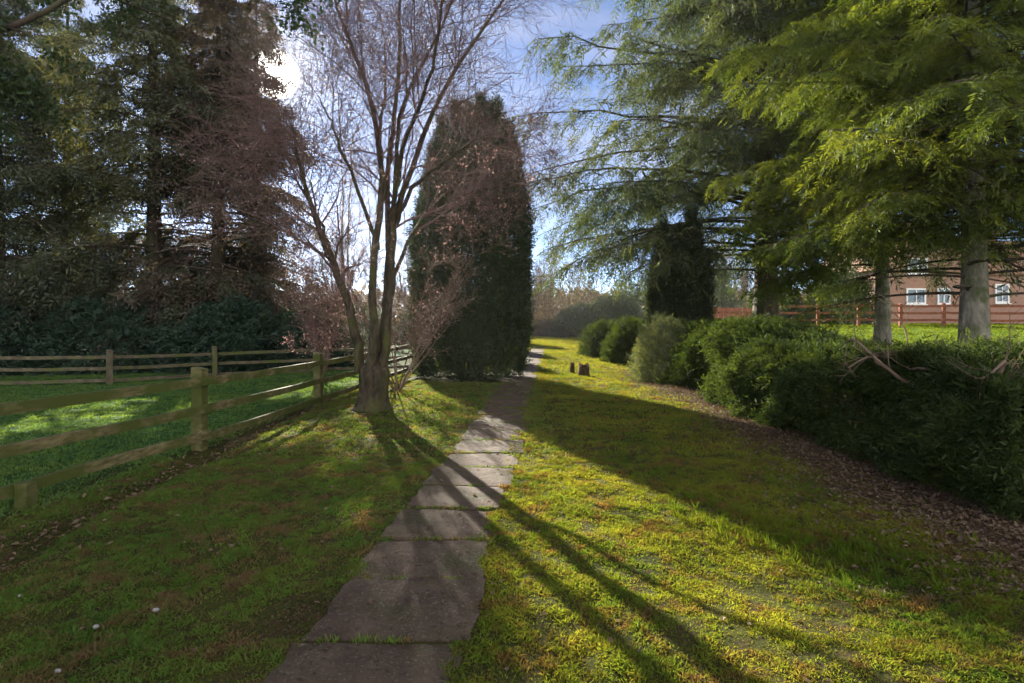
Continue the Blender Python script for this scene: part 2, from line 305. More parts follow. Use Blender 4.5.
# ------------------------------------------------------------------ trees
def conifer(name, base, H, z0, prof, nb, label, cat, group=None, mat='spruce', bark='bark_dark', tr=.35, m=26, ne=10, el=.16,
            rise=.15, droop=.45, tdroop=.35, flat=1., M_=6, lw=.4, ratio=.3, keep=None, azim=None, extra=(), lean=(0, 0), tpw=.8):
    base = np.array(base, float); root = empty(name, base); tag(root, label, cat, group)
    t = np.linspace(0, 1, 12); tp = base+np.stack([lean[0]*t+(vnoise(np.stack([t*4, t*0+base[0]], -1))-.5)*.25*t, lean[1]*t, H*t-.1], -1)
    rr = tr*(1-t)**tpw+.012; rr[0] *= 1.35; rr[1] *= 1.05
    bk = Geo(); bk.tubes(tp, rr, 12)
    hz = z0+(H-z0)*((np.arange(nb)+rng.random(nb))/nb)**1.05
    az = np.arange(nb)*2.39996+rng.normal(0, .35, nb)
    if azim is not None: az = rnd(azim[0], azim[1], nb)
    L = np.array([prof((h-z0)/(H-z0)) for h in hz])*rnd(.72, 1.12, nb)
    if len(extra):
        ex_ = np.array(extra, float); hz = np.append(hz, ex_[:, 0]); az = np.append(az, ex_[:, 1]); L = np.append(L, ex_[:, 2]); nb = len(hz)
    K = 9; s = np.linspace(0, 1, K)
    fw = np.stack([np.cos(az), np.sin(az), az*0], -1); sd = np.stack([-np.sin(az), np.cos(az), az*0], -1)
    bz = np.interp(hz, tp[:, 2]-base[2], np.arange(12)/11.)
    ori = np.stack([np.interp(bz, t, tp[:, i]) for i in range(3)], -1)
    up = hz/H
    rs = (rise+.35*up**2)[:, None]*rnd(.6, 1.4, (nb, 1)); dr = droop*rnd(.6, 1.3, (nb, 1))
    wig = np.cumsum(rng.normal(0, .03, (nb, K)), 1)
    P = ori[:, None]+fw[:, None]*(L[:, None]*s)[..., None]+sd[:, None]*(L[:, None]*wig)[..., None]
    P[..., 2] += L[:, None]*(rs*s-dr*s**2)
    Rb = (.010+tr*.16*(L[:, None]/max(L.max(), .1)))*(1-s*.85)
    tk = bk.build('trunk', M[bark], root, True); bk = Geo()
    bk.tubes(P, Rb, 5)
    # twigs
    ts = rnd(.04, 1, (nb, m))**.85; f = ts*(K-1); i0 = np.clip(f.astype(int), 0, K-2); fr = (f-i0)[..., None]
    bi = np.arange(nb)[:, None]
    p = P[bi, i0]*(1-fr)+P[bi, i0+1]*fr; tg = unit(P[bi, i0+1]-P[bi, i0])
    sgn = np.where(np.arange(m) % 2 == 0, 1., -1.)[None, :, None]
    side = unit(np.cross(tg, np.array([0, 0, 1.])))
    ang = rng.normal(.95, .22, (nb, m, 1))
    d = unit(tg*np.cos(ang)+side*sgn*np.sin(ang)+np.array([0, 0, 1.])*rng.normal(0, .22/flat, (nb, m, 1)))
    tl = np.clip(L[:, None]*(.42*(1-ts)+.07), .12, 1.9)*rnd(.6, 1.2, (nb, m))
    p = p.reshape(-1, 3); d = d.reshape(-1, 3); tl = tl.ravel(); tn = np.repeat(rng.random(nb)*.5, m)+rng.random(nb*m)*.5
    if keep is not None:
        k = keep(p+d*tl[:, None]*.5); p, d, tl, tn = p[k], d[k], tl[k], tn[k]
    K2 = 5; s2 = np.linspace(0, 1, K2)
    Q = p[:, None]+d[:, None]*(tl[:, None]*s2)[..., None]; Q[..., 2] -= tdroop*tl[:, None]*s2**2*1.1
    bk.tubes(Q, (.004+.006*tl[:, None])*(1.05-s2), 3)
    bk.build('limbs', M['bark_dark'], root, True)
    # needle sprigs on the twigs
    fo = Geo(); n = len(p); nel = np.maximum(2, (ne*tl/tl.mean()).astype(int)); ti = np.repeat(np.arange(n), nel)
    ss = rnd(.05, 1.0, len(ti)); o = p[ti]+d[ti]*(tl[ti]*ss)[:, None]; o[:, 2] -= tdroop*tl[ti]*ss**2*1.1
    td = d[ti].copy(); td[:, 2] -= tdroop*2*ss
    sv = unit(np.cross(td, np.array([0, 0, 1.]))); sn = rng.choice([-1., 1.], len(ti))[:, None]
    A = unit(td)*.7+sv*sn*.75+rng.normal(0, .2, (len(ti), 3)); A[:, 2] -= tdroop*.8
    Nn = np.array([0, 0, 1.])+rng.normal(0, .5, (len(ti), 3))
    fo.sprigs(o, A, Nn, el*rnd(.6, 1.3, len(ti)), M_, lw, ratio, np.clip(tn[ti]+rng.normal(0, .1, len(ti)), 0, 1), droop=tdroop*.5)
    fo.build('crown', M[mat], root)
    return root

def grow(stems, radii, levels, up=.25, K=5, out=None, seedang=.75, center=None):
    """branching: stems are (K0,3) polylines; each level = (children per unit, length range, radius factor, angle)"""
    allP = []; cur = [(np.asarray(P, float), np.asarray(r, float)) for P, r in zip(stems, radii)]
    res = []
    P0 = [c[0] for c in cur]; R0 = [c[1] for c in cur]
    for (cnt, (l0, l1), ang, tmin) in levels:
        P, D, Ln, Rr = [], [], [], []
        for pl, rl in zip(P0, R0):
            k = len(pl)
            c = cnt if np.ndim(cnt) == 0 else cnt
            t = rnd(tmin, 1, c); f = t*(k-1); i = np.clip(f.astype(int), 0, k-2); fr = (f-i)[:, None]
            p = pl[i]*(1-fr)+pl[i+1]*fr; tg = unit(pl[i+1]-pl[i]); r = np.interp(t, np.linspace(0, 1, k), rl)
            q = unit(np.cross(tg, rng.normal(0, 1, (c, 3)))); a = rng.normal(ang, .18, (c, 1))
            d = unit(tg*np.cos(a)+q*np.sin(a)+np.array([0, 0, up]))
            P.append(p); D.append(d); Ln.append(rnd(l0, l1, c)*(1.15-.55*t)); Rr.append(r)
        P = np.concatenate(P); D = np.concatenate(D); Ln = np.concatenate(Ln); Rr = np.concatenate(Rr)
        st = [P]; d = D
        for j in range(K-1):
            d = unit(d+rng.normal(0, .16, d.shape)+np.array([0, 0, up*.18])); st.append(st[-1]+d*(Ln/(K-1))[:, None])
        Q = np.stack(st, 1); RQ = np.clip(Rr*.40, .003, None)[:, None]*np.linspace(1, .45, K)[None]
        res.append((Q, RQ)); P0 = list(Q); R0 = list(RQ)
    return res
def smooth_line(pts, n=14):
    pts = np.asarray(pts, float); t = np.linspace(0, len(pts)-1, n); out = []
    for u in t:
        i = min(int(u), len(pts)-2); f = u-i
        a = pts[max(i-1, 0)]; b = pts[i]; c = pts[i+1]; d = pts[min(i+2, len(pts)-1)]
        out.append(.5*((2*b)+(-a+c)*f+(2*a-5*b+4*c-d)*f*f+(-a+3*b-3*c+d)*f**3))
    return np.array(out)

# --- the bare multi-stemmed tree by the path
def cherry():
    Y0 = 8.9; base = at(371, 413, Y0); base[2] = ground_z(base[0], base[1])
    root = empty('ornamental_cherry_tree', base)
    tag(root, 'bare many-stemmed tree with mossy trunk and purplish twigs at the end of the paddock fence', 'tree')
    raw = [([(359, 372, 8.9), (358, 348, 8.9), (351, 315, 8.85), (337, 274, 8.7), (325, 245, 8.6), (311, 205, 8.4), (300, 165, 8.3), (292, 125, 8.2)], .10),
           ([(370, 375, 8.8), (374, 345, 8.75), (372, 303, 8.7), (375, 253, 8.7), (381, 200, 8.7), (382, 169, 8.65), (375, 123, 8.5), (365, 81, 8.4), (354, 53, 8.3), (339, 14, 8.2), (322, -50, 8.0)], .085),
           ([(374, 375, 9.0), (380, 345, 9.0), (386, 300, 9.1), (388, 250, 9.1), (388, 165, 9.2), (395, 116, 9.3), (400, 35, 9.4), (398, -20, 9.5), (394, -90, 9.6)], .08),
           ([(380, 372, 8.9), (386, 345, 8.9), (391, 289, 8.95), (393, 235, 9.0), (399, 205, 9.05), (421, 141, 9.2), (449, 81, 9.4), (484, 28, 9.6), (520, -25, 9.8)], .095),
           ([(391, 250, 9.0), (394, 205, 8.9), (396, 165, 8.8), (398, 130, 8.7), (407, 91, 8.6), (432, 46, 8.4), (453, 0, 8.2), (472, -60, 8.0)], .05),
           ([(396, 225, 9.0), (412, 190, 8.8), (440, 165, 8.6), (475, 140, 8.4), (510, 125, 8.3)], .045),
           ([(388, 300, 8.9), (402, 255, 9.2), (425, 215, 9.6), (460, 185, 10.0), (500, 180, 10.2)], .045),
           ([(378, 250, 8.8), (360, 195, 8.5), (342, 150, 8.3), (330, 120, 8.2), (318, 95, 8.1)], .04),
           ([(337, 275, 8.7), (322, 225, 8.6), (300, 185, 8.5), (285, 175, 8.4)], .04),
           ([(386, 200, 9.2), (380, 140, 9.8), (386, 80, 10.4), (380, 10, 10.8)], .05),
           ([(392, 215, 8.8), (402, 150, 8.2), (425, 90, 7.6), (440, 20, 7.1), (450, -60, 6.8)], .05)]
    stems = []; radii = []; bk = Geo()
    for pts, r in raw:
        P = smooth_line([at(*p) for p in pts], 20); P[1:-1] += rng.normal(0, .012, (18, 3)); rr = r*.88*np.linspace(1, .2, 20); stems.append(P); radii.append(rr); bk.tubes(P, rr, 9)
    # bole: fluted, flaring at the foot
    zt = np.linspace(-.12, .92, 18); S = 26; a = np.arange(S)*2*np.pi/S; V = []
    for z in zt:
        r = .215+.15*np.exp(-(z+.05)/.12)+.02*(z/.9)**2
        fl = 1+.09*np.sin(a*5+.6+z*.8)+.06*np.sin(a*9+z*5+np.sin(z*9))+.10*np.sin(a*4+1)*np.exp(-max(z, 0)/.18)+(vnoise(np.stack([np.cos(a)*2, np.sin(a)*2, a*0+z*4], -1))-.5)*.16
        k = sstep(.62, .92, z); V.append(np.stack([base[0]+.01+.04*z+np.cos(a)*r*fl*(1-.75*k), base[1]+np.sin(a)*r*fl*.9*(1-.75*k), base[2]+0*a+z], -1))
    V = np.array(V); ix = np.arange(len(zt)*S).reshape(len(zt), S)
    bk.add(V, np.stack([ix[:-1], np.roll(ix, -1, 1)[:-1], np.roll(ix, -1, 1)[1:], ix[1:]], -1).reshape(-1, 4))
    bk.build('trunk', M['bark_cherry'], root, True)
    lv = grow(stems, radii, [(19, (.9, 2.2), .75, .36), (9, (.5, 1.2), .8, .2), (7, (.2, .7), .85, .15)], up=.05)
    br = Geo()
    for (Q, q), S_ in zip(lv, (5, 4, 3)): br.tubes(Q, q, S_)
    br.build('twigs', M['twig_cherry'], root)
    # withered pinkish leaves and buds, thickest on the low inner twigs
    Q = lv[2][0]; pr = np.exp(-((Q[:, 2, 2]-2.9)/1.1)**2); Q = Q[(rng.random(len(Q)) < pr*.10)].reshape(-1, 3)
    lf = Geo(); n = len(Q)*2; O = np.repeat(Q, 2, 0)+rng.normal(0, .03, (n, 3))
    lf.leaves(O, rng.normal(0, 1, (n, 3)), rng.normal(0, 1, (n, 3)), rnd(.03, .06, n), rnd(.018, .03, n))
    lf.build('withered_leaves', M['pink'], root)
cherry()

def bare_tree(name, base, H, r, label, cat, group=None, nst=5, spread=.18, mat='twig_grey', lv=((8, (.12, .28), .6, .3), (6, (.07, .16), .7, .2), (5, (.04, .1), .75, .2)), up=.3, leaves=0, lmat='pink', sides=(5, 3, 3), fork=.06):
    base = np.array(base, float); root = empty(name, base); tag(root, label, cat, group); bk = Geo(); stems = []; radii = []
    for i in range(nst):
        az = i*2.4+rnd(0, 1); sp = spread*rnd(.3, 1.2)*(0 if nst == 1 else 1); t = np.linspace(0, 1, 10)
        o = H*sp*np.clip(t-fork, 0, 1)**1.1
        P = base+np.stack([np.cos(az)*o, np.sin(az)*o, H*t*rnd(.8, 1.05)-.1], -1); P[1:] += rng.normal(0, H*.006, (9, 3))
        rr = r*(1-t*.9); stems.append(P); radii.append(rr); bk.tubes(P, rr, 7)
    bk.build('trunk', M[mat], root, True)
    L = grow(stems, radii, [(c, (a*H, b*H), an, tm) for c, (a, b), an, tm in lv], up=up)
    br = Geo()
    for (Q, q), S_ in zip(L, sides): br.tubes(Q, np.maximum(q, .0025+base[1]*.00010), S_)
    br.build('twigs', M[mat], root)
    if leaves:
        Q = L[-1][0].reshape(-1, 3); Q = Q[rng.integers(0, len(Q), leaves)]; Q = Q+rng.normal(0, .04, Q.shape); lf = Geo(); ls = .03+base[1]*.0012
        lf.leaves(Q, rng.normal(0, 1, Q.shape), rng.normal(0, 1, Q.shape), rnd(.7, 1.4, leaves)*ls, rnd(.4, .8, leaves)*ls); lf.build('leaves', M[lmat], root)
    return root
def gb(x, y): return (x, y, float(ground_z(x, y)))
bare_tree('pink_leaved_shrub', gb(-2.45, 11.6), 3.1, .016, 'twiggy shrub with withered pinkish leaves between the bare tree and the dark yew', 'shrub', nst=12, spread=.75,
          mat='twig_brown', lv=((9, (.16, .34), .55, .2), (6, (.08, .2), .7, .2), (5, (.04, .1), .8, .2)), up=.15, leaves=2000, fork=0)
bare_tree('pink_leaved_shrub', gb(-5.1, 14.4), 3.0, .028, 'reddish-brown twiggy shrub behind the fence left of the bare tree', 'shrub', nst=8, spread=.45,
          mat='twig_cherry', lv=((9, (.16, .34), .55, .2), (6, (.08, .2), .7, .2), (5, (.04, .1), .8, .2)), up=.15, leaves=4000, fork=0)

# --- broad fastigiate yews: many upright spires grown together
def spire_yew(name, base, cols, label, cat, mat='yew', n=9000, L=.22, vase=0., stem=.1, low=.05):
    base = np.array(base, float); root = empty(name, base); tag(root, label, cat)
    bk = Geo(); fo = Geo(); C = np.array(cols, float)
    def rad(k, z): 
        h = C[k, 3]; u = np.clip(z/h, 0, 1.02); return C[k, 2]*np.clip((1-np.clip((u-.62)/.40, 0, 1)**1.6), 0, 1)*(.92+.08*sstep(0, .2, u)-vase*(1-u))
    area = C[:, 2]*C[:, 3]; cnt = (n*area/area.sum()).astype(int)
    for k in range(len(C)):
        h = C[k, 3]; t = np.linspace(0, 1, 8)
        bk.tubes(base+np.stack([C[k, 0]*(.25+.75*sstep(0, .5, t)), C[k, 1]*(.25+.75*sstep(0, .5, t)), h*.93*t-.1], -1), stem*(1-.85*t), 6)
        for shell in (1., .78):
            m = cnt[k] if shell == 1 else cnt[k]//2
            z = low+(h-low)*rng.random(m)**.9; a = rnd(0, 2*np.pi, m); r = rad(k, z)
            lump = .68+.64*fbm(np.stack([np.cos(a)*r*3+C[k, 0]*5, np.sin(a)*r*3, z*1.1], -1), 3)
            r = r*shell*lump; x = C[k, 0]*(.85-vase*.6+(.15+vase*.6)*sstep(0, .3*h, z))+np.cos(a)*r; y = C[k, 1]*(.85-vase*.6+(.15+vase*.6)*sstep(0, .3*h, z))+np.sin(a)*r
            ok = np.ones(m, bool)
            for j in range(len(C)):
                if j != k: ok &= ~(np.hypot(x-C[j, 0], y-C[j, 1]) < rad(j, z)*.72)
            O = base+np.stack([x, y, z], -1); nm = np.stack([np.cos(a), np.sin(a), 0*a], -1)
            A = nm*.55+np.array([0, 0, .9])+rng.normal(0, .32, (m, 3)); O, A, nm = O[ok], A[ok], nm[ok]
            fo.sprigs(O-unit(A)*L*.3, A, nm+rng.normal(0, .5, nm.shape), L*rnd(.6, 1.3, len(O)), 7, .42, .26)
    bk.build('trunk', M['bark_dark'], root, True); fo.build('crown', M[mat], root); return root
spire_yew('yew_tree', gb(-1.12, 14.0), [(0, 0, .9, 6.0), (-.62, -.1, .72, 5.5), (.62, .0, .74, 6.0), (.1, -.6, .76, 5.7), (-.95, .1, .5, 4.0), (-.78, .1, .55, 5.2), (1.02, .2, .55, 6.2), (.45, -.55, .66, 5.8), (-.45, -.55, .7, 5.6), (.15, .6, .78, 6.0),
           (-.34, .1, .27, 7.1), (.30, .1, .27, 7.25), (.72, -.2, .25, 7.0), (-.02, -.3, .24, 6.9), (1.02, -.1, .25, 6.5), (-.66, -.2, .24, 6.6), (1.2, 0, .2, 5.5), (.5, .3, .24, 7.1), (-.95, 0, .22, 5.9), (-.75, -.25, .45, 5.9), (.95, -.3, .5, 5.4)],
          'broad dark columnar yew with a many-spired top left of the path', 'tree', n=62000, L=.30, stem=.04)
spire_yew('yew_tree', gb(5.2, 16.8), [(0, 0, .42, 4.3), (-.42, 0, .30, 3.9), (.42, .1, .34, 4.1), (.1, -.36, .34, 3.7), (.78, 0, .22, 3.5), (-.22, .3, .34, 3.8), (-.70, .1, .20, 3.0), (.3, -.3, .18, 4.8), (-.55, -.2, .16, 4.4), (.62, .2, .16, 4.5)],
          'small dark vase-shaped yew rising behind the hedge under the cedar', 'tree', n=24000, L=.30, vase=.45, low=.3, stem=.05)

# --- conifers right of the path
conifer('cedar_tree', gb(8.6, 18.3), 17.5, 2.5, lambda u: 8.6*(1-.5*u)*(.72+.28*sstep(0, .2, u)), 118,
        'tall wide cedar with drooping grey-green boughs over the far hedge', 'tree', mat='cedar', tr=.40, m=44, ne=9, el=.48, rise=.16, droop=.30, tdroop=.5, M_=9, lw=.42, ratio=.18,
        keep=lambda p: ~((p[:, 2] < 6.2) & (p[:, 0] > 6.2) & (p[:, 0] < 10.5) & (rng.random(len(p)) < .82)),
        extra=[(4.2, 3.3, 7.6), (5.2, 3.0, 8.2), (4.8, 3.75, 7.2), (6.4, 3.4, 8.6), (7.6, 3.1, 8.8), (3.6, 3.55, 6.8), (8.8, 3.45, 8.4), (5.8, 4.1, 6.6), (4.0, 2.8, 7.6), (3.4, 3.15, 6.4)])
conifer('hemlock_tree', gb(7.95, 9.3), 14, 1.8, lambda u: 5.2*(1-.6*u)*(.62+.38*sstep(.10, .2, u)), 135,
        'yellow-green conifer with a pale trunk whose boughs hang over the near hedge', 'tree', mat='fir', bark='bark_pale', tr=.235, tpw=1.7, m=46, ne=11, el=.27, rise=.12, droop=.22, tdroop=.4, M_=14, lw=.31, ratio=.20,
        keep=lambda p: ~((p[:, 2] < 2.6+.5*rng.random(len(p))) & (p[:, 0] > 1.2+.55*p[:, 1])))
conifer('hemlock_tree', gb(9.2, 13.4), 13, 2.4, lambda u: 4.3*(1-.65*u), 70,
        'second pale-trunked conifer standing between the cedar and the nearer one', 'tree', mat='fir', bark='bark_pale', tr=.18, tpw=1.4, m=36, keep=lambda p: ~((p[:, 2] < 3.7+.5*rng.random(len(p))) & (p[:, 0] > 8.7)), ne=9, el=.38, rise=.12, droop=.25, tdroop=.4, M_=7, lw=.42, ratio=.3)

def sun_gap(p):                                      # thin places in the belt where low sun reaches the paddock
    q = p-np.array(SUN)*(p[:, 2:3]/SUN.z); x, y = q[:, 0], q[:, 1]; wob = (fbm(q[:, :2]*1.6, 2)-.5)*1.2
    e = np.minimum.reduce([((x+7.0+wob)/1.9)**2+((y-8.4)/2.6)**2, ((x+5.1)/.7)**2+((y-7.0-wob)/.8)**2, ((x+8.6)/2.4)**2+((y-14.2)/1.1)**2, ((x+4.9)/1.6)**2+((y-15.0)/2.2)**2, ((x+2.2+wob)/1.5)**2+((y-6.4)/1.2)**2, ((x+4.4)/.7)**2+((y-11.)/1.6)**2, ((x+1.7)/1.0)**2+((y-9.0)/2.0)**2])
    return (e > 1.15) | (rng.random(len(p)) < .015)
# --- dark conifers beyond the paddock, left
GL = 'dark conifers beyond the paddock'
for (x, y, H, rad_, mat, lab, nb, z0) in (
    (-13.0, 19.6, 17, 5.0, 'spruce', 'dark spruce with a thick trunk in the middle of the conifer belt', 120, 1.2),
    (-11.1, 20.4, 14.2, 4.4, 'spruce_brown', 'brownish spruce at the right end of the belt under the low sun', 130, .6),
    (-17.4, 18.2, 16, 5.2, 'spruce', 'dark spruce at the far left edge behind the paddock', 100, 1.0),
    (-11.4, 24.0, 16, 4.4, 'spruce_brown', 'tall brownish spruce standing behind the others of the belt', 100, 1.0),
    (-20.6, 25.0, 17, 5.0, 'spruce', 'tall spruce half hidden at the back of the belt on the left', 80, 1.5)):
    conifer('spruce_tree', gb(x, y), H, z0, (lambda R_: lambda u: R_*(1-u)**.75*(.85+.15*sstep(0, .1, u))+.25)(rad_), nb, lab, 'tree', GL, mat=mat, tr=.30, m=32, ne=6, el=.46,
            rise=.12, droop=.42, tdroop=.5, M_=6, lw=.44, ratio=.26, keep=sun_gap)

# --- evergreen shrubs: domes of sprigs
def shrub(name, base, rx, ry_, h, label, mat, n, L, group=None, cat='shrub', stems=7, up=.45, M_=7, ratio=.32, droop=.2):
    base = np.array(base, float); root = empty(name, base); tag(root, label, cat, group)
    bk = Geo(); fo = Geo()
    for i in range(stems):
        a = rnd(0, 6.28); t = np.linspace(0, 1, 6)
        bk.tubes(base+np.stack([np.cos(a)*rx*.7*t, np.sin(a)*ry_*.7*t, h*.75*t**.8-.05], -1), .03*(1-.8*t), 5)
    d = unit(rng.normal(0, 1, (n, 3))); d[:, 2] = np.abs(d[:, 2])*1.05-.05*rng.random(n)
    lump = .66+.62*fbm(d*2.6+base*.7, 3); dep = 1-.45*rng.random(n)**2
    O = base+d*np.array([rx, ry_, h])*(lump*dep)[:, None]; O[:, 2] = np.maximum(O[:, 2], base[2]+.04)
    A = d*.8+np.array([0, 0, up])+rng.normal(0, .35, (n, 3))
    fo.sprigs(O-unit(A)*L*.3, A, d+rng.normal(0, .6, (n, 3)), L*rnd(.6, 1.3, n), M_, .42, ratio, droop=droop)
    bk.build('stems', M['bark_dark'], root, True); fo.build('foliage', M[mat], root); return root
GS = 'evergreen shrubs along the foot of the dark conifers'
for x, y, rx, h, lab in ((-15.6, 16.2, 2.2, 2.0, 'dark green spreading shrub at the left edge behind the rear paddock fence'),
                         (-12.4, 16.8, 2.1, 2.4, 'largest dark blue-green shrub below the thick spruce trunk'),
                         (-9.3, 17.4, 2.0, 2.2, 'dark blue-green shrub behind the middle of the rear paddock fence'),
                         (-6.9, 18.4, 1.5, 1.9, 'smaller dark shrub near the right end of the rear paddock fence')):
    shrub('evergreen_shrub', gb(x, y), rx, 1.5, h, lab, 'laurel', 5200, .34, GS, ratio=.30, droop=.5, up=.1)
shrub('pale_shrub', gb(3.95, 13.5), 1.0, .95, 1.5, 'pale grey-green shrub at the far end of the clipped hedge', 'shrub_pale', 5200, .2, up=.9, ratio=.24)
shrub('round_shrub', gb(4.0, 18.6), .9, 1.0, 1.4, 'rounded green shrub beyond the pale one along the lawn edge', 'hedge', 3200, .24)
shrub('round_shrub', gb(3.75, 22.4), .95, 1.1, 1.35, 'farthest rounded green shrub along the right lawn edge', 'hedge', 2600, .26)
shrub('round_shrub', gb(4.6, 20.4), .8, .9, 1.2, 'greyish shrub squeezed between the two rounded green ones', 'shrub_pale', 2000, .24)

# --- the near hedge
def hedge():
    x0, x1, y0, y1, h = 3.75, 5.7, 4.1, 12.5, 1.42
    root = empty('yew_hedge', (5.0, 8.6, 0)); tag(root, 'long dark overgrown hedge along the leaf-strewn right edge of the lawn', 'hedge')
    fo = Geo(); nF, nT = 23000, 17000
    def put(n, face):
        u = rnd(0, 1, n); y = y0+(y1-y0)*u**1.35
        hh = h*(.84+.30*fbm(np.stack([y*.9, y*0+3], -1), 2))*(.80+.20*sstep(7.2, 10.5, y))*(1-.2*(1-sstep(y0, y0+1.2, y)))+.06*sstep(10, 13, y)
        if face == 'front':
            v = rng.random(n); z = .03+hh*v; x = x0+.10*np.abs(v-.35)+.95*(fbm(np.stack([y*1.3, z*1.6], -1), 3)-.5)+.38*sstep(.72, 1, v)+.25*rng.random(n)**2
            nm = np.stack([-np.ones(n), -.25*np.ones(n), .25+0*v], -1)
        elif face == 'top':
            x = x0+.25+(x1-x0-.25)*rng.random(n); z = hh*(.82+.34*fbm(np.stack([x*1.6, y*1.6], -1), 3))+.10*(rng.random(n)**3)-.1*rng.random(n); nm = np.stack([-.15*np.ones(n), -.1*np.ones(n), np.ones(n)], -1)
        else:
            y = y0+.5*(fbm(np.stack([u*5, u*9], -1))-.3)+.2*rng.random(n); v = rng.random(n); x = x0+(x1-x0)*u; z = .03+h*.72*v; nm = np.stack([-.2+0*v, -np.ones(n), .25+0*v], -1)
        O = np.stack([x, y, z], -1); A = nm+np.array([-.1, 0, .35])+rng.normal(0, .5, (n, 3))
        L = (.095+.011*y)*rnd(.55, 1.3, n)*(1+.9*(rng.random(n) < .07))
        fo.sprigs(O-unit(A)*L[:, None]*.4, A, nm+rng.normal(0, .7, (n, 3)), L, 9, .34, .25, droop=.25)
    put(nF, 'front'); put(nT, 'top'); put(6000, 'end')
    bk = Geo(); st = []; rr = []
    for i in range(34):                                     # inner wood, and bare twisted boughs at the near broken end
        y = rnd(y0+.2, y1); b = np.array((rnd(4.4, 5.6), y, 0)); t = np.linspace(0, 1, 6)
        st.append(b+np.stack([rnd(-.5, .4)*t, rnd(-.4, .4)*t, 1.1*t], -1)); rr.append(.035*(1-.75*t))
    for P, r in zip(st, rr): bk = Geo(); bk.tubes(P, r, 5); bk.build('stem', M['bark_dark'], root, True)
    dd = Geo(); st = []; rr = []
    for i in range(20):
        a = rnd(.5, 5.8); b = np.array((rnd(4.1, 5.4), rnd(4.4, 6.2), rnd(.6, .98))); k = np.linspace(0, 1, 10)
        d0 = np.array((rnd(-1, .5), rnd(-.7, .5), rnd(.0, .55))); ln = rnd(.6, 1.2)
        P = b+d0*ln*k[:, None]+np.stack([.14*np.sin(k*5+a), .10*np.cos(k*4+a), .13*np.sin(k*6+a*2)], -1); st.append(P); rr.append(rnd(.014, .026)*(1-.7*k)); dd.tubes(P, rr[-1], 6)
    for (Q, q), S in zip(grow(st, rr, [(5, (.25, .6), .8, .2), (4, (.1, .3), .8, .2)], up=.05), (4, 3)): dd.tubes(Q, q, S)
    dd.build('dead_branches', M['twig_brown'], root, True)
    fo.build('foliage', M['hedge'], root)
hedge()

# --- overhanging evergreen broadleaf whose trunk stands left of the picture
def overhang():
    base = np.array(gb(-7.2, 5.6)); root = empty('holly_tree', base); tag(root, 'leafy tree outside the left edge with boughs hanging into the top corner', 'tree')
    bk = Geo(); t = np.linspace(0, 1, 10); bk.tubes(base+np.stack([.2*t, 0*t, 9*t-.1], -1), .24*(1-.8*t), 10)
    st = [smooth_line([base+np.array((.1, 0, 4.2)), at(-60, 40, 5.6), at(30, 20, 5.8), at(140, -45, 6.2), at(250, -60, 6.6)], 12),
          smooth_line([base+np.array((.1, 0, 3.2)), at(-60, 120, 5.8), at(0, 90, 6.0), at(60, 85, 6.3)], 12),
          smooth_line([base+np.array((.1, 0, 5.0)), at(-20, -60, 5.8), at(120, -70, 6.0), at(240, -50, 6.0), at(292, -25, 6.0), at(308, 10, 6.0)], 12),
          smooth_line([base+np.array((.1, 0, 5.5)), at(-40, -40, 6.4), at(60, -20, 7.2), at(170, 20, 7.8)], 12)]
    rr = [.05*(1-.8*np.linspace(0, 1, 12))]*4
    for P, r in zip(st, rr): bk.tubes(P, r, 6)
    lv = grow(st, rr, [(11, (.3, .9), .8, .25), (6, (.15, .45), .8, .2)], up=-.12)
    for (Q, q), S in zip(lv, (4, 3)): bk.tubes(Q, q, S)
    bk.build('trunk', M['bark_dark'], root, True)
    Q = np.concatenate([lv[1][0].reshape(-1, 3), lv[0][0][:, 2:].reshape(-1, 3)]); Q = np.repeat(Q, 4, 0)+rng.normal(0, .05, (len(Q)*4, 3)); n = len(Q)
    lf = Geo(); A = rng.normal(0, .7, (n, 3)); A[:, 2] -= .5
    lf.leaves(Q, A, rng.normal(0, 1, (n, 3)), rnd(.05, .09, n), rnd(.022, .04, n), curl=.06); lf.build('crown', M['holly'], root)
overhang()

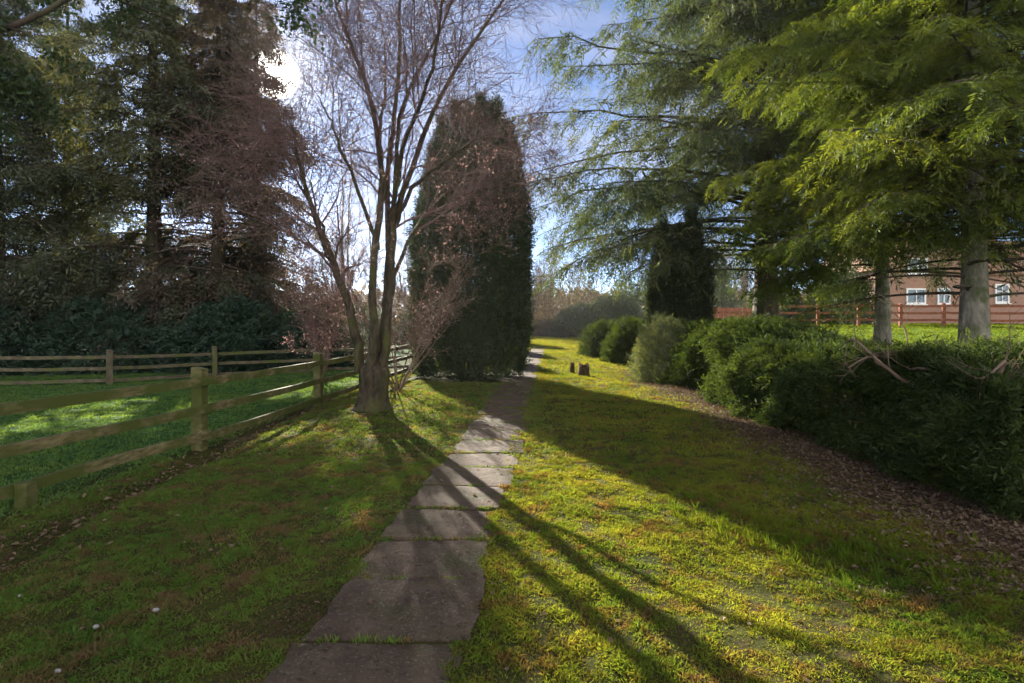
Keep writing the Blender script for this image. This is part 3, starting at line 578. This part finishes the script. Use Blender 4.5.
# ------------------------------------------------------------------ fences
def fence(name, pts, label, mat, rails, ph, pw=.06, rw=.024, rh=.047, cat='fence', side=-1, extra=()):
    pts = [np.array((x, y, float(ground_z(x, y)))) for x, y in pts]; root = empty(name, pts[len(pts)//2]); tag(root, label, cat)
    for i, p in enumerate(pts):
        q = pts[i+1] if i+1 < len(pts) else pts[i]*2-pts[i-1]
        d = unit(q-p); d[2] = 0; d = unit(d); nrm_ = np.array((-d[1], d[0], 0)); up_ = np.array((rnd(-.03, .03), rnd(-.03, .03), 1))
        g = Geo(); hh = (ph[i] if np.ndim(ph) else ph*rnd(.97, 1.04)); g.box(p+np.array((0, 0, (hh-.3)/2)), d*pw, nrm_*pw, up_*((hh+.3)/2)); 
        # sloping weathered cap
        c = p+up_*hh; c[2] = p[2]+hh
        v = [c+d*pw*a+nrm_*pw*b for a, b in ((-1, -1), (1, -1), (1, 1), (-1, 1))]; v += [x+np.array((0, 0, .025)) for x in v[2:]]
        g.add(np.array(v)+np.array((0, 0, .0005)), [(0, 1, 4, 5)]); g.add(np.array(v), [(1, 2, 4, 4)][:0] or [(2, 3, 5, 4)])
        g.add(np.array([v[1], v[2], v[4]]), [(0, 1, 2)]); g.add(np.array([v[0], v[5], v[3]]), [(0, 1, 2)])
        g.build('post', M[mat], root)
        if i+1 < len(pts):
            for r in rails:
                g = Geo(); a = p+np.array((0, 0, r+rnd(-.012, .012))); b = q+np.array((0, 0, r+rnd(-.012, .012))); c = nrm_*side*(pw+rw+.003)
                k = 12; s = np.linspace(-.01, 1.01, k); sag = -.012*np.sin(np.pi*np.clip(s, 0, 1))*rnd(.3, 1.5); P = a+(b-a)*s[:, None]+c; P[:, 2] += sag+rng.normal(0, .004, k); P += nrm_*(rnd(-.018, .018)*np.sin(np.pi*np.clip(s, 0, 1)))[:, None]
                e = np.array((0, 0, 1.))
                ring = np.stack([P-nrm_*rw-e*rh, P+nrm_*rw-e*rh, P+nrm_*rw+e*rh, P-nrm_*rw+e*rh], 1); ix = np.arange(k*4).reshape(k, 4)
                g.add(ring, np.concatenate([np.stack([ix[:-1], np.roll(ix, -1, 1)[:-1], np.roll(ix, -1, 1)[1:], ix[1:]], -1).reshape(-1, 4), ix[:1], ix[-1:, ::-1]]))
                g.build('rail', M[mat], root)
    for p, hh in extra:
        p = np.array((*p, float(ground_z(*p)))); g = Geo(); g.box(p+np.array((0, 0, hh/2-.1)), (.05, 0, 0), (0, .05, 0), (0, 0, hh/2+.1)); g.build('stake', M[mat], root)
    return root
fence('post_and_rail_fence', [(-4.62, 2.0), (-3.76, 6.5), (-3.62, 10.1), (-3.30, 14.0), (-3.0, 16.6)], 'near mossy three-rail wooden fence running beside the left lawn', 'wood', (.17, .50, .83), [.98, .97, 1.0, .95, .95], pw=.065, side=-1,
      extra=(((-3.98, 4.42), .22),))
fence('post_and_rail_fence', [(-19.6, 12.2), (-16.2, 12.5), (-12.9, 12.9), (-9.95, 13.35), (-8.25, 15.0), (-5.6, 16.2), (-3.0, 16.75)], 'rear three-rail wooden fence across the back of the shaded paddock', 'wood_grey', (.10, .40, .68), .86, pw=.06, side=1, rh=.04)
fence('red_paddock_fence', [(14.6+i*2.05-.12*i, 29.6-i*.42) for i in range(13)], 'red-brown stained rail fence in front of the brick house', 'wood_red', (.35, .72, 1.08), 1.22, pw=.07, rw=.03, rh=.06, side=-1)
def board_fence():
    p = np.array(gb(12.5, 33)); root = empty('board_fence', p); tag(root, 'low red-brown boarded fence behind the hedge right of the small yew', 'fence')
    g = Geo(); x0, x1 = 11.3, 15.4; k = 28
    for i in range(k):
        x = x0+(x1-x0)*(i+.5)/k; z = float(ground_z(x, 33)); g.box((x, 33, z+.5+.03), ((x1-x0)/k*.46, 0, 0), (0, .012+.006*(i % 2), 0), (0, 0, .5))
    g.build('boards', M['wood_red'], root); g = Geo(); g.box((13.35, 33.05, float(ground_z(13.35, 33))+.75), (2.05, 0, 0), (0, .02, 0), (0, 0, .05)); g.build('rail', M['wood_red'], root)
board_fence()

# ------------------------------------------------------------------ brick house beyond the right paddock
def brick(name, a, b, mortar):
    m, nt = new_mat(name); t = nt.nodes.new("ShaderNodeTexCoord"); mp = nt.nodes.new("ShaderNodeMapping"); mp.inputs['Rotation'].default_value = (R(90), 0, 0)
    nt.links.new(t.outputs['Object'], mp.inputs[0]); br = nt.nodes.new("ShaderNodeTexBrick"); nt.links.new(mp.outputs[0], br.inputs[0]); br.inputs['Scale'].default_value = 4.4
    br.inputs['Color1'].default_value = (*a, 1); br.inputs['Color2'].default_value = (*b, 1); br.inputs['Mortar'].default_value = (*mortar, 1); br.inputs['Mortar Size'].default_value = .03
    p = nt.nodes.new("ShaderNodeBsdfPrincipled"); p.inputs['Roughness'].default_value = .9; nt.links.new(mixc(nt, noise(nt, .9, 4), br.outputs[0], mixc(nt, .35, br.outputs[0], (.2, .15, .13))), p.inputs[0])
    o = nt.nodes.new("ShaderNodeOutputMaterial"); nt.links.new(p.outputs[0], o.inputs[0]); return m
M['brick'] = brick('red_brick', (.28, .115, .075), (.34, .15, .10), (.34, .27, .22))
M['tile'] = solid('roof_tile', (.26, .13, .09), (.36, .20, .14), 4, (.22, .17, .12), 1, bump=.5, stretch=(1, 6, 6))
M['white'] = solid('white_paint', (.75, .75, .76), (.82, .82, .82), 3, bump=.05)
m, nt = new_mat('window_glass'); p = nt.nodes.new("ShaderNodeBsdfPrincipled"); p.inputs[0].default_value = (.05, .09, .14, 1); p.inputs['Roughness'].default_value = .05; p.inputs['Specular IOR Level'].default_value = .9
o = nt.nodes.new("ShaderNodeOutputMaterial"); nt.links.new(p.outputs[0], o.inputs[0]); M['glass'] = m
def house(name, x0, x1, y, dep, eav, ridge, label, wins, gable):
    z0 = float(ground_z((x0+x1)/2, y))-.3; root = empty(name, ((x0+x1)/2, y, z0)); tag(root, label, 'house')
    g = Geo(); g.box(((x0+x1)/2, y+dep/2, z0+eav/2), ((x1-x0)/2, 0, 0), (0, dep/2, 0), (0, 0, eav/2))
    xm = (x0+x1)/2; ym = y+dep/2; e = z0+eav+.001; r = z0+ridge
    rf = Geo(); ov = .28; th = np.array((0, 0, .12))
    if gable:
        g.add([(x0, y, e), (x1, y, e), (xm, y, r), (x0, y+dep, e), (x1, y+dep, e), (xm, y+dep, r)], [(0, 1, 2), (4, 3, 5)])
        sl = (ridge-eav)/(xm-x0)
        for s in (-1, 1):
            a = np.array([(xm, y-ov, r+.03), (xm+s*(xm-x0+ov), y-ov, e-sl*ov+.03), (xm+s*(xm-x0+ov), y+dep+ov, e-sl*ov+.03), (xm, y+dep+ov, r+.03)])
            rf.add(np.concatenate([a, a+th]), [(0, 1, 2, 3), (4, 5, 6, 7), (0, 1, 5, 4), (1, 2, 6, 5), (2, 3, 7, 6)])
    else:
        g.add([(x0, y, e), (x0, y+dep, e), (x0, ym, r), (x1, y, e), (x1, y+dep, e), (x1, ym, r)], [(0, 1, 2), (4, 3, 5)])
        sl = (ridge-eav)/(dep/2)
        for s in (-1, 1):
            a = np.array([(x0-.2, ym, r+.03), (x0-.2, ym+s*(dep/2+ov), e-sl*ov+.03), (x1+.2, ym+s*(dep/2+ov), e-sl*ov+.03), (x1+.2, ym, r+.03)])
            rf.add(np.concatenate([a, a+th]), [(0, 1, 2, 3), (4, 5, 6, 7), (0, 1, 5, 4), (1, 2, 6, 5), (3, 0, 4, 7)])
    g.build('wall', M['brick'], root); ro = rf.build('roof', M['tile'], root)
    c = Geo(); c.box((xm+.9, ym+.5, r+.25), (.35, 0, 0), (0, .3, 0), (0, 0, .9))
    for q in (-.16, .16): c.tubes(np.array([(xm+.9+q, ym+.5, r+1.1), (xm+.9+q, ym+.5, r+1.5)]), np.array([.1, .085]), 10)
    co = c.build('chimney', M['brick'], root)
    for (wx, wz, ww, wh) in wins:
        f = Geo(); t = .055; yy = y-.03
        for (cx_, cz_, hx, hz_) in ((wx, wz+wh/2, ww/2+t, t), (wx, wz-wh/2, ww/2+t, t), (wx-ww/2, wz, t, wh/2-t), (wx+ww/2, wz, t, wh/2-t), (wx, wz, t*.6, wh/2-t), (wx-ww/4, wz+wh*.12, ww/4-t*.8, t*.5), (wx+ww/4, wz+wh*.12, ww/4-t*.8, t*.5)):
            f.box((cx_, yy, cz_), (hx, 0, 0), (0, .05, 0), (0, 0, hz_))
        fo_ = f.build('window', M['white'], root)
        pn = Geo(); pn.box((wx, y-.012, wz), (ww/2, 0, 0), (0, .018, 0), (0, 0, wh/2)); po = pn.build('pane', M['glass'], root); po.parent = fo_
        sl_ = Geo(); sl_.box((wx, y-.07, wz-wh/2-.1), (ww/2+.12, 0, 0), (0, .09, 0), (0, 0, .035)); so_ = sl_.build('sill', M['white'], root); so_.parent = fo_
    return root
house('brick_house', 25.2, 30.8, 36, 9, 4.3, 7.4, 'brick house with white windows seen under the conifer boughs', [(27.0, 5.0, 1.2, .95), (26.9, 3.0, 1.2, .95), (28.75, 3.0, .75, 1.0)], True)
house('brick_house', 31.4, 42, 38.5, 7, 4.0, 6.6, 'lower brick wing with red tiled roof right of the gabled house', [(34.9, 3.3, .9, 1.25), (38.5, 3.3, 1.2, 1.1)], False)

# ------------------------------------------------------------------ far trees
GB = 'bare trees in the distance'
for (x, y, H, r, lab, nst, sp, mat, lvs) in (
    (1.6, 47, 6.5, .10, 'brown twiggy thicket tree at the end of the path', 7, .28, 'twig_brown', 2500),
    (3.6, 52, 8.0, .12, 'taller bare tree just right of the end of the path', 5, .25, 'twig_brown', 1500),
    (-1.4, 50, 7.5, .12, 'bare brown tree left of the end of the path beside the yew', 6, .25, 'twig_brown', 1500),
    (-10.2, 33, 13, .11, 'slender pale upright bare tree seen left through the bare stems', 2, .05, 'twig_grey', 0),
    (-8.7, 34, 12, .10, 'slender pale upright bare tree seen right through the bare stems', 2, .05, 'twig_grey', 0),
    (-7.3, 40, 9, .12, 'bushy bare tree behind the two slender pale ones', 5, .22, 'twig_grey', 0),
    (24, 62, 9, .14, 'far pale bare tree right of the cedar trunk', 6, .24, 'twig_brown', 3000),
    (30, 70, 9, .14, 'farthest pale bare tree beside the brick house', 6, .24, 'twig_brown', 3000),
    (-22, 44, 10, .14, 'bare tree far behind the belt of dark conifers', 6, .22, 'twig_grey', 2000),
    (-15, 46, 9, .14, 'bare tree glimpsed through the dark conifers near their middle', 6, .22, 'twig_grey', 2000)):
    bare_tree('bare_tree', gb(x, y), H, r, lab, 'tree', GB, nst=nst, spread=sp, mat=mat, leaves=lvs, lmat='far_wood', lv=((9, (.12, .28), .6, .18), (6, (.07, .16), .7, .2), (4, (.04, .1), .75, .2)))
conifer('distant_conifer', gb(22.6, 58), 6.3, .2, lambda u: 2.6*(1-u)+.15, 60, 'distant blue-grey conical conifer left of the cedar trunk', 'tree', mat='far_ever', tr=.2, m=18, ne=5, el=.5, rise=.25, droop=.3, M_=5)
for x, y, rx, h, lab, mt in ((5.4, 43, 2.2, 2.3, 'dark evergreen bush across the far end of the lawn', 'far_ever'), (8.6, 45, 2.4, 2.6, 'wide dark bush at the back of the lawn behind the round shrubs', 'far_ever'),
                         (-.6, 44, 1.6, 1.4, 'low brown scrubby bush left of the end of the path', 'far_wood'), (3.0, 45.5, 1.4, 1.1, 'small brown scrubby bush at the very end of the path', 'far_wood'),
                         (.4, 49, 3.8, 6.6, 'brown leafless thicket behind the end of the path', 'far_wood'), (6.0, 54, 4.5, 7.0, 'taller brown thicket behind the end of the lawn', 'far_wood'), (12, 50, 3.5, 3.8, 'tall dark evergreen clump behind the small yew', 'far_ever'), (27, 47, 5, 2.6, 'tan scrubby bush beyond the boarded fence', 'far_wood'),
                         (20.6, 34.0, 2.1, 3.4, 'dark evergreen bush behind the red rail fence left of the house', 'far_ever'), (18.0, 37, 1.8, 2.6, 'smaller dark bush beside the bigger one behind the red fence', 'far_ever'), (-1.7, 21, 1.0, 2.4, 'rounded bush close behind the dark yew', 'far_ever'), (-1.5, 27, 1.0, 2.8, 'second rounded bush beyond the dark yew', 'far_ever'), (-.9, 33.5, 1.2, 3.0, 'third bush along the left of the far path', 'far_ever'), (-6, 36, 2.5, 2.0, 'sunlit scrubby bush behind the rear paddock fence', 'far_ever'), (-12, 38, 4, 2.6, 'dark bush behind the gap in the conifer belt', 'far_ever'), (-21, 36, 5, 3, 'far bush behind the left conifers', 'far_ever')):
    shrub('distant_bush', gb(x, y), rx, rx*.8, h, lab, mt, 3500, .5, 'bushes at the back of the garden', 'bush', M_=5)
def far_wood():
    g = Geo(); n = 26000; a = rnd(R(-62), R(62), n); rr = rnd(95, 125, n); hh = 6.5*(.45+.75*fbm(np.stack([a*14, a*0], -1), 4)); z = hh*rng.random(n)**.8
    O = np.stack([np.sin(a)*rr, np.cos(a)*rr, z], -1); g.leaves(O, rng.normal(0, 1, (n, 3))+np.array([0, 0, .6]), rng.normal(0, 1, (n, 3)), rnd(.8, 2.2, n), rnd(.3, .8, n))
    kind(tag(g.build('distant_woodland', M['far_wood']), 'distant brownish line of woodland beyond the garden', 'woodland'), 'stuff')
far_wood()

# ------------------------------------------------------------------ stumps on the lawn
for x, y, r, h, lab in ((1.93, 14.5, .12, .30, 'thickest dark stump on the sunlit lawn right of the path'), (1.74, 15.6, .055, .27, 'thin dark stump standing close behind the thick one'), (3.35, 24.2, .12, .32, 'farthest dark stump on the lawn near the round shrubs')):
    b = np.array(gb(x, y)); root = empty('tree_stump', b); tag(root, lab, 'stump', 'stumps on the lawn'); S = 18; a = np.arange(S)*2*np.pi/S
    g = Geo(); V = []
    for t in np.linspace(0, 1, 7):
        rr = r*(1+.5*np.exp(-t*5))*(1+.14*np.sin(a*4+x)+.1*np.sin(a*7+t)); V.append(np.stack([b[0]+np.cos(a)*rr, b[1]+np.sin(a)*rr, b[2]-.05+(h+.05)*t+(.05*np.sin(a*3)+.03*np.sin(a*5)) * (t > .9)], -1))
    V = np.array(V); ix = np.arange(7*S).reshape(7, S); g.add(V, np.stack([ix[:-1], np.roll(ix, -1, 1)[:-1], np.roll(ix, -1, 1)[1:], ix[1:]], -1).reshape(-1, 4))
    g.build('bark', M['stump'], root); g = Geo(); c = V[-1].mean(0)-np.array((0, 0, .01)); g.add(np.concatenate([V[-1]*.985+c*.015, c[None]]), [(i, (i+1) % S, S) for i in range(S)]); g.build('cut_face', M['twig_brown'], root)

# ------------------------------------------------------------------ turf, moss, litter
def turf_mask(x, y):
    d = np.abs(x-path_x(y)); edge = PW-.09+.28*(fbm(np.stack([x*3.5, y*3.5], -1), 3)-.5)
    ok = np.where(d < edge, .0, 1.)
    soil = np.exp(-(((x+1.12)/.22)**2+((y-2.82)/.26)**2)); ok = ok*(soil < .45)
    ok = ok*(1-.93*sstep(2.6, 3.3, x+.5*(fbm(np.stack([x, y], -1))-.5))*(1-sstep(6.4, 7, x))*(1-sstep(13, 17, y)))
    ok = ok*(np.hypot(x+2.36, y-8.9) > .34)*(1-.9*np.exp(-((x+3.5+.05*(y-6))/.14)**4)*(y > 2)*(y < 11.5))
    ok = ok*(1-.8*np.exp(-((x-path_x(y)-.78-.1*np.sin(y*2))/.09)**2)*(y > 6.5)*(y < 12.5))
    ok = np.where(y > 25, np.maximum(ok, sstep(25, 29, y)), ok)
    ok = ok*(np.hypot((x+1.1)/1.7, (y-14.2)/1.5) > 1)
    return ok
def turf(name, xr, yr, n, wd, ln, mat, label, wfac=None, mask=True, near=0.):
    x = rnd(*xr, n); y = yr[0]+(yr[1]-yr[0])*rng.random(n)**(1.0 if near == 0 else near)
    vis = (np.abs(x) < y*.99+.5); x, y = x[vis], y[vis]
    p = np.stack([x, y], -1); cl_ = .5*fbm(p*5.5, 3)+.5*fbm(p*13+7, 2); big = fbm(p*.9+4, 3)
    pr = np.clip((cl_-.30)*4.2, .24, 1)
    if mask: pr = pr*turf_mask(x, y)
    k = rng.random(len(x)) < pr; x, y, cl_, big = x[k], y[k], cl_[k], big[k]; n = len(x); p = np.stack([x, y], -1)
    z = ground_z(x, y)
    L = ln*(.15+1.8*np.clip(cl_-.1, 0, 1))*(.65+.7*big)*rnd(.5, 1.4, n); d = np.stack([rng.normal(0, .62, n), rng.normal(0, .62, n), np.ones(n)], -1)
    hy = (fbm(p*11+50, 2)-.5)*1.6; d[:, 0] += hy; d[:, 1] += (fbm(p*11+90, 2)-.5)*1.6; d = unit(d)
    a = rnd(0, 6.28, n); s = np.stack([np.cos(a), np.sin(a), 0*a], -1)*(wd*rnd(.6, 1.4, n)/2)[:, None]
    O = np.stack([x, y, z-.004], -1); mid = O+d*L[:, None]*.55; tp = O+d*L[:, None]; tp[:, 2] -= L*.22; tp[:, :2] += d[:, :2]*L[:, None]*.3
    v = np.stack([O-s, O+s, mid+s*.75, tp, mid-s*.75], 1)
    g = Geo(); t = np.clip(.5*rng.random(n)+.5*np.clip((fbm(p*6+31, 2)-.3)*2.5, 0, 1), 0, 1); g.add(v, np.arange(5*n).reshape(n, 5), np.repeat(t, 5))
    return kind(tag(g.build(name, mat), label, 'grass'), 'stuff')
def turf_mat(name, a, b, brown, br_lo, br_hi, trans=.5):
    m, nt = new_mat(name)
    col = mixc(nt, noise(nt, 1.1, 5, .6, .36, .62), a, b)
    col = mixc(nt, tint(nt), mixc(nt, .35, col, (.055, .08, .022)), col)
    col = mixc(nt, noise(nt, 3.2, 7, .72, br_lo, br_hi), col, brown)
    col = mixc(nt, noise(nt, 17, 4, .6, .46, .62), col, mixc(nt, .6, col, (brown[0]*.7, brown[1]*.75, brown[2]*.6)))
    d = nt.nodes.new("ShaderNodeBsdfDiffuse"); nt.links.new(col, d.inputs[0]); t = nt.nodes.new("ShaderNodeBsdfTranslucent")
    mu = nt.nodes.new("ShaderNodeMixRGB"); mu.blend_type = 'MULTIPLY'; mu.inputs[0].default_value = 1; mu.inputs[2].default_value = (1.5, 1.3, .5, 1); nt.links.new(col, mu.inputs[1]); nt.links.new(mu.outputs[0], t.inputs[0])
    s = nt.nodes.new("ShaderNodeMixShader"); s.inputs[0].default_value = trans; nt.links.new(d.outputs[0], s.inputs[1]); nt.links.new(t.outputs[0], s.inputs[2])
    o = nt.nodes.new("ShaderNodeOutputMaterial"); nt.links.new(s.outputs[0], o.inputs[0]); return m
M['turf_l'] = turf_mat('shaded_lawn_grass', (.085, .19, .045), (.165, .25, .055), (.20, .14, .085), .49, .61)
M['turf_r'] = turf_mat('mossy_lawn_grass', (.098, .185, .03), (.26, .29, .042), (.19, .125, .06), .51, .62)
M['turf_p'] = turf_mat('paddock_grass', (.12, .25, .095), (.19, .31, .10), (.07, .07, .03), .66, .8)
M['turf_h'] = turf_mat('bright_paddock_grass', (.08, .15, .018), (.14, .19, .02), (.12, .1, .03), .66, .8)
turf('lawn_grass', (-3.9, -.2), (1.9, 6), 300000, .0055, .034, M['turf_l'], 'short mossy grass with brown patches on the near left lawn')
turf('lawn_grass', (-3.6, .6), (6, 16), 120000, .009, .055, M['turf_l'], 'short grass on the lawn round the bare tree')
turf('mossy_grass', (-.6, 3.6), (1.9, 6), 320000, .0055, .034, M['turf_r'], 'yellow-green mossy grass on the near right lawn')
turf('mossy_grass', (-.2, 3.8), (6, 16), 120000, .009, .052, M['turf_r'], 'yellow-green grass on the right lawn before the hedge')
turf('far_lawn_grass', (-2.5, 6), (16, 44), 130000, .022, .085, M['turf_r'], 'sunlit grass at the far end of the path')
turf('paddock_grass', (-16, -3.75), (3.6, 17), 260000, .010, .062, M['turf_p'], 'cool green grass in the shaded paddock', mask=False)
turf('bright_paddock_grass', (6.5, 34), (7, 36), 90000, .03, .12, M['turf_h'], 'bright sunlit grass of the paddock in front of the house', mask=False)
def joint_moss():
    g = Geo()
    for y in JOINTS:
        if y > 14: break
        n = 260; u = rng.random(n); k = fbm(np.stack([u*7+y*9, u*0], -1), 2) > .44; u = u[k]; n = len(u); yy = y+rng.normal(0, .012, n); x = path_x(yy)+(u*2-1)*PW
        g.leaves(np.stack([x, yy, .004+0*x], -1), np.stack([rng.normal(0, .5, n), rng.normal(0, .5, n), np.ones(n)], -1), rng.normal(0, 1, (n, 3)), rnd(.02, .045, n), rnd(.005, .009, n))
    kind(tag(g.build('joint_moss', M['turf_l']), 'green moss growing in the joints between the path slabs', 'moss'), 'stuff')
joint_moss()
def tufts():
    g = Geo(); n = 110; x = rng.normal(2.1, .42, n); y = 3.75-.55*(x-2.1)+rng.normal(0, .25, n)
    for a, b in zip(x, y):
        k = 26; az = rnd(0, 6.28, k); ln = rnd(.04, .10, k); r = rnd(0, .035, k); O = np.stack([a+np.cos(az)*r, b+np.sin(az)*r, float(ground_z(a, b))+0*az], -1)
        D = np.stack([np.cos(az)*.55, np.sin(az)*.55, np.ones(k)], -1)+rng.normal(0, .25, (k, 3)); g.leaves(O, D, np.stack([np.cos(az), np.sin(az), .2+0*az], -1), ln, .006, curl=-.05)
    kind(tag(g.build('grass_tufts', M['turf_h']), 'taller bright grass tufts on the right lawn near the leaf litter', 'grass'), 'stuff')
tufts()
def litter(name, n, fx, label, size=.034):
    x, y = fx(n); k = np.abs(x-path_x(y)) > .0; x, y = x[k], y[k]; n = len(x); O = np.stack([x, y, ground_z(x, y)+.022*rng.random(n)+.006], -1)
    on = np.abs(x-path_x(y)) < PW+.02; O[on, 2] = .034
    D = rng.normal(0, 1, (n, 3)); D[:, 2] *= .35; Nn = rng.normal(0, .45, (n, 3))+np.array([0, 0, 1.]); g = Geo(); L = size*rnd(.6, 1.4, n)
    g.leaves(O, D, Nn, L, L*rnd(.45, .7, n), curl=.14); kind(tag(g.build(name, M['litter']), label, 'leaf litter'), 'stuff')
def strip(n):
    y = 3.0+13*rng.random(n)**1.5; x = 3.75-np.abs(rng.normal(0, .62, n))+.2*rng.random(n); return np.clip(x, 1.9, 4.3), y
litter('leaf_litter', 16000, strip, 'brown fallen leaves strewn along the foot of the hedge')
litter('scattered_leaves', 900, lambda n: (rnd(-3.4, 3.4, n), rnd(2, 11, n)), 'single fallen leaves scattered over the lawn and path', .036)
litter('fence_leaf_litter', 900, lambda n: ((lambda y: (-3.5-.05*(y-6)+rng.normal(0, .10, n), y))(rnd(3.4, 11, n))), 'dark fallen leaves caught along the foot of the near fence', .045)
g = Geo(); n = 700; x = -1.10+rng.normal(0, .12, n); y = 2.82+rng.normal(0, .15, n); k = x < path_x(y)-PW+.05; x, y = x[k], y[k]; n = len(x)
g.leaves(np.stack([x, y, ground_z(x, y)+.004], -1), rng.normal(0, 1, (n, 3))*np.array([1, 1, .5]), rng.normal(0, 1, (n, 3)), rnd(.008, .022, n), rnd(.006, .014, n))
kind(tag(g.build('soil_crumbs', M['stump']), 'dark crumbs of bare earth at the left edge of the path', 'soil'), 'stuff')
for i, (px, py, r, lab) in enumerate(((96, 626, .011, 'white pebble on the left lawn nearest its middle'), (156, 612, .012, 'pale pebble on the left lawn nearest the path'), (58, 678, .010, 'pale pebble at the bottom edge of the left lawn'), (20, 596, .009, 'small pale pebble at the left edge of the lawn'))):
    Yd = EYE*F/(py-HOR); X_ = (px-CX)/F*Yd; g = Geo(); S = 10; a = np.arange(S)*2*np.pi/S; V = []
    for ph_ in (-.9, -.4, .2, .7, 1.2): rr = r*math.cos(ph_)*(1+.2*np.sin(a*2+i)); V.append(np.stack([X_+np.cos(a)*rr*1.3, Yd+np.sin(a)*rr, ground_z(X_, Yd)+.022+r*.95*math.sin(ph_)+0*a], -1))
    V = np.array(V); ix = np.arange(5*S).reshape(5, S); g.add(V, np.stack([ix[:-1], np.roll(ix, -1, 1)[:-1], np.roll(ix, -1, 1)[1:], ix[1:]], -1).reshape(-1, 4)); g.add(V[-1], [list(range(S))]); g.add(V[0], [list(range(S))[::-1]])
    tag(g.build('pebble', M['stone'], smooth=True), lab, 'pebble', 'pebbles on the left lawn')

# ------------------------------------------------------------------ the damp morning air
m, nt = new_mat('haze'); pv = nt.nodes.new("ShaderNodeVolumePrincipled"); pv.inputs['Color'].default_value = (.96, .95, .97, 1); pv.inputs['Density'].default_value = .0003; pv.inputs['Anisotropy'].default_value = .7
ov = nt.nodes.new("ShaderNodeOutputMaterial"); nt.links.new(pv.outputs[0], ov.inputs['Volume'])
g = Geo(); g.box((0, 270, 9), (460, 0, 0), (0, 350, 0), (0, 0, 10.5)); kind(tag(g.build('haze', m), 'thin pale haze in the air', 'haze'), 'stuff')
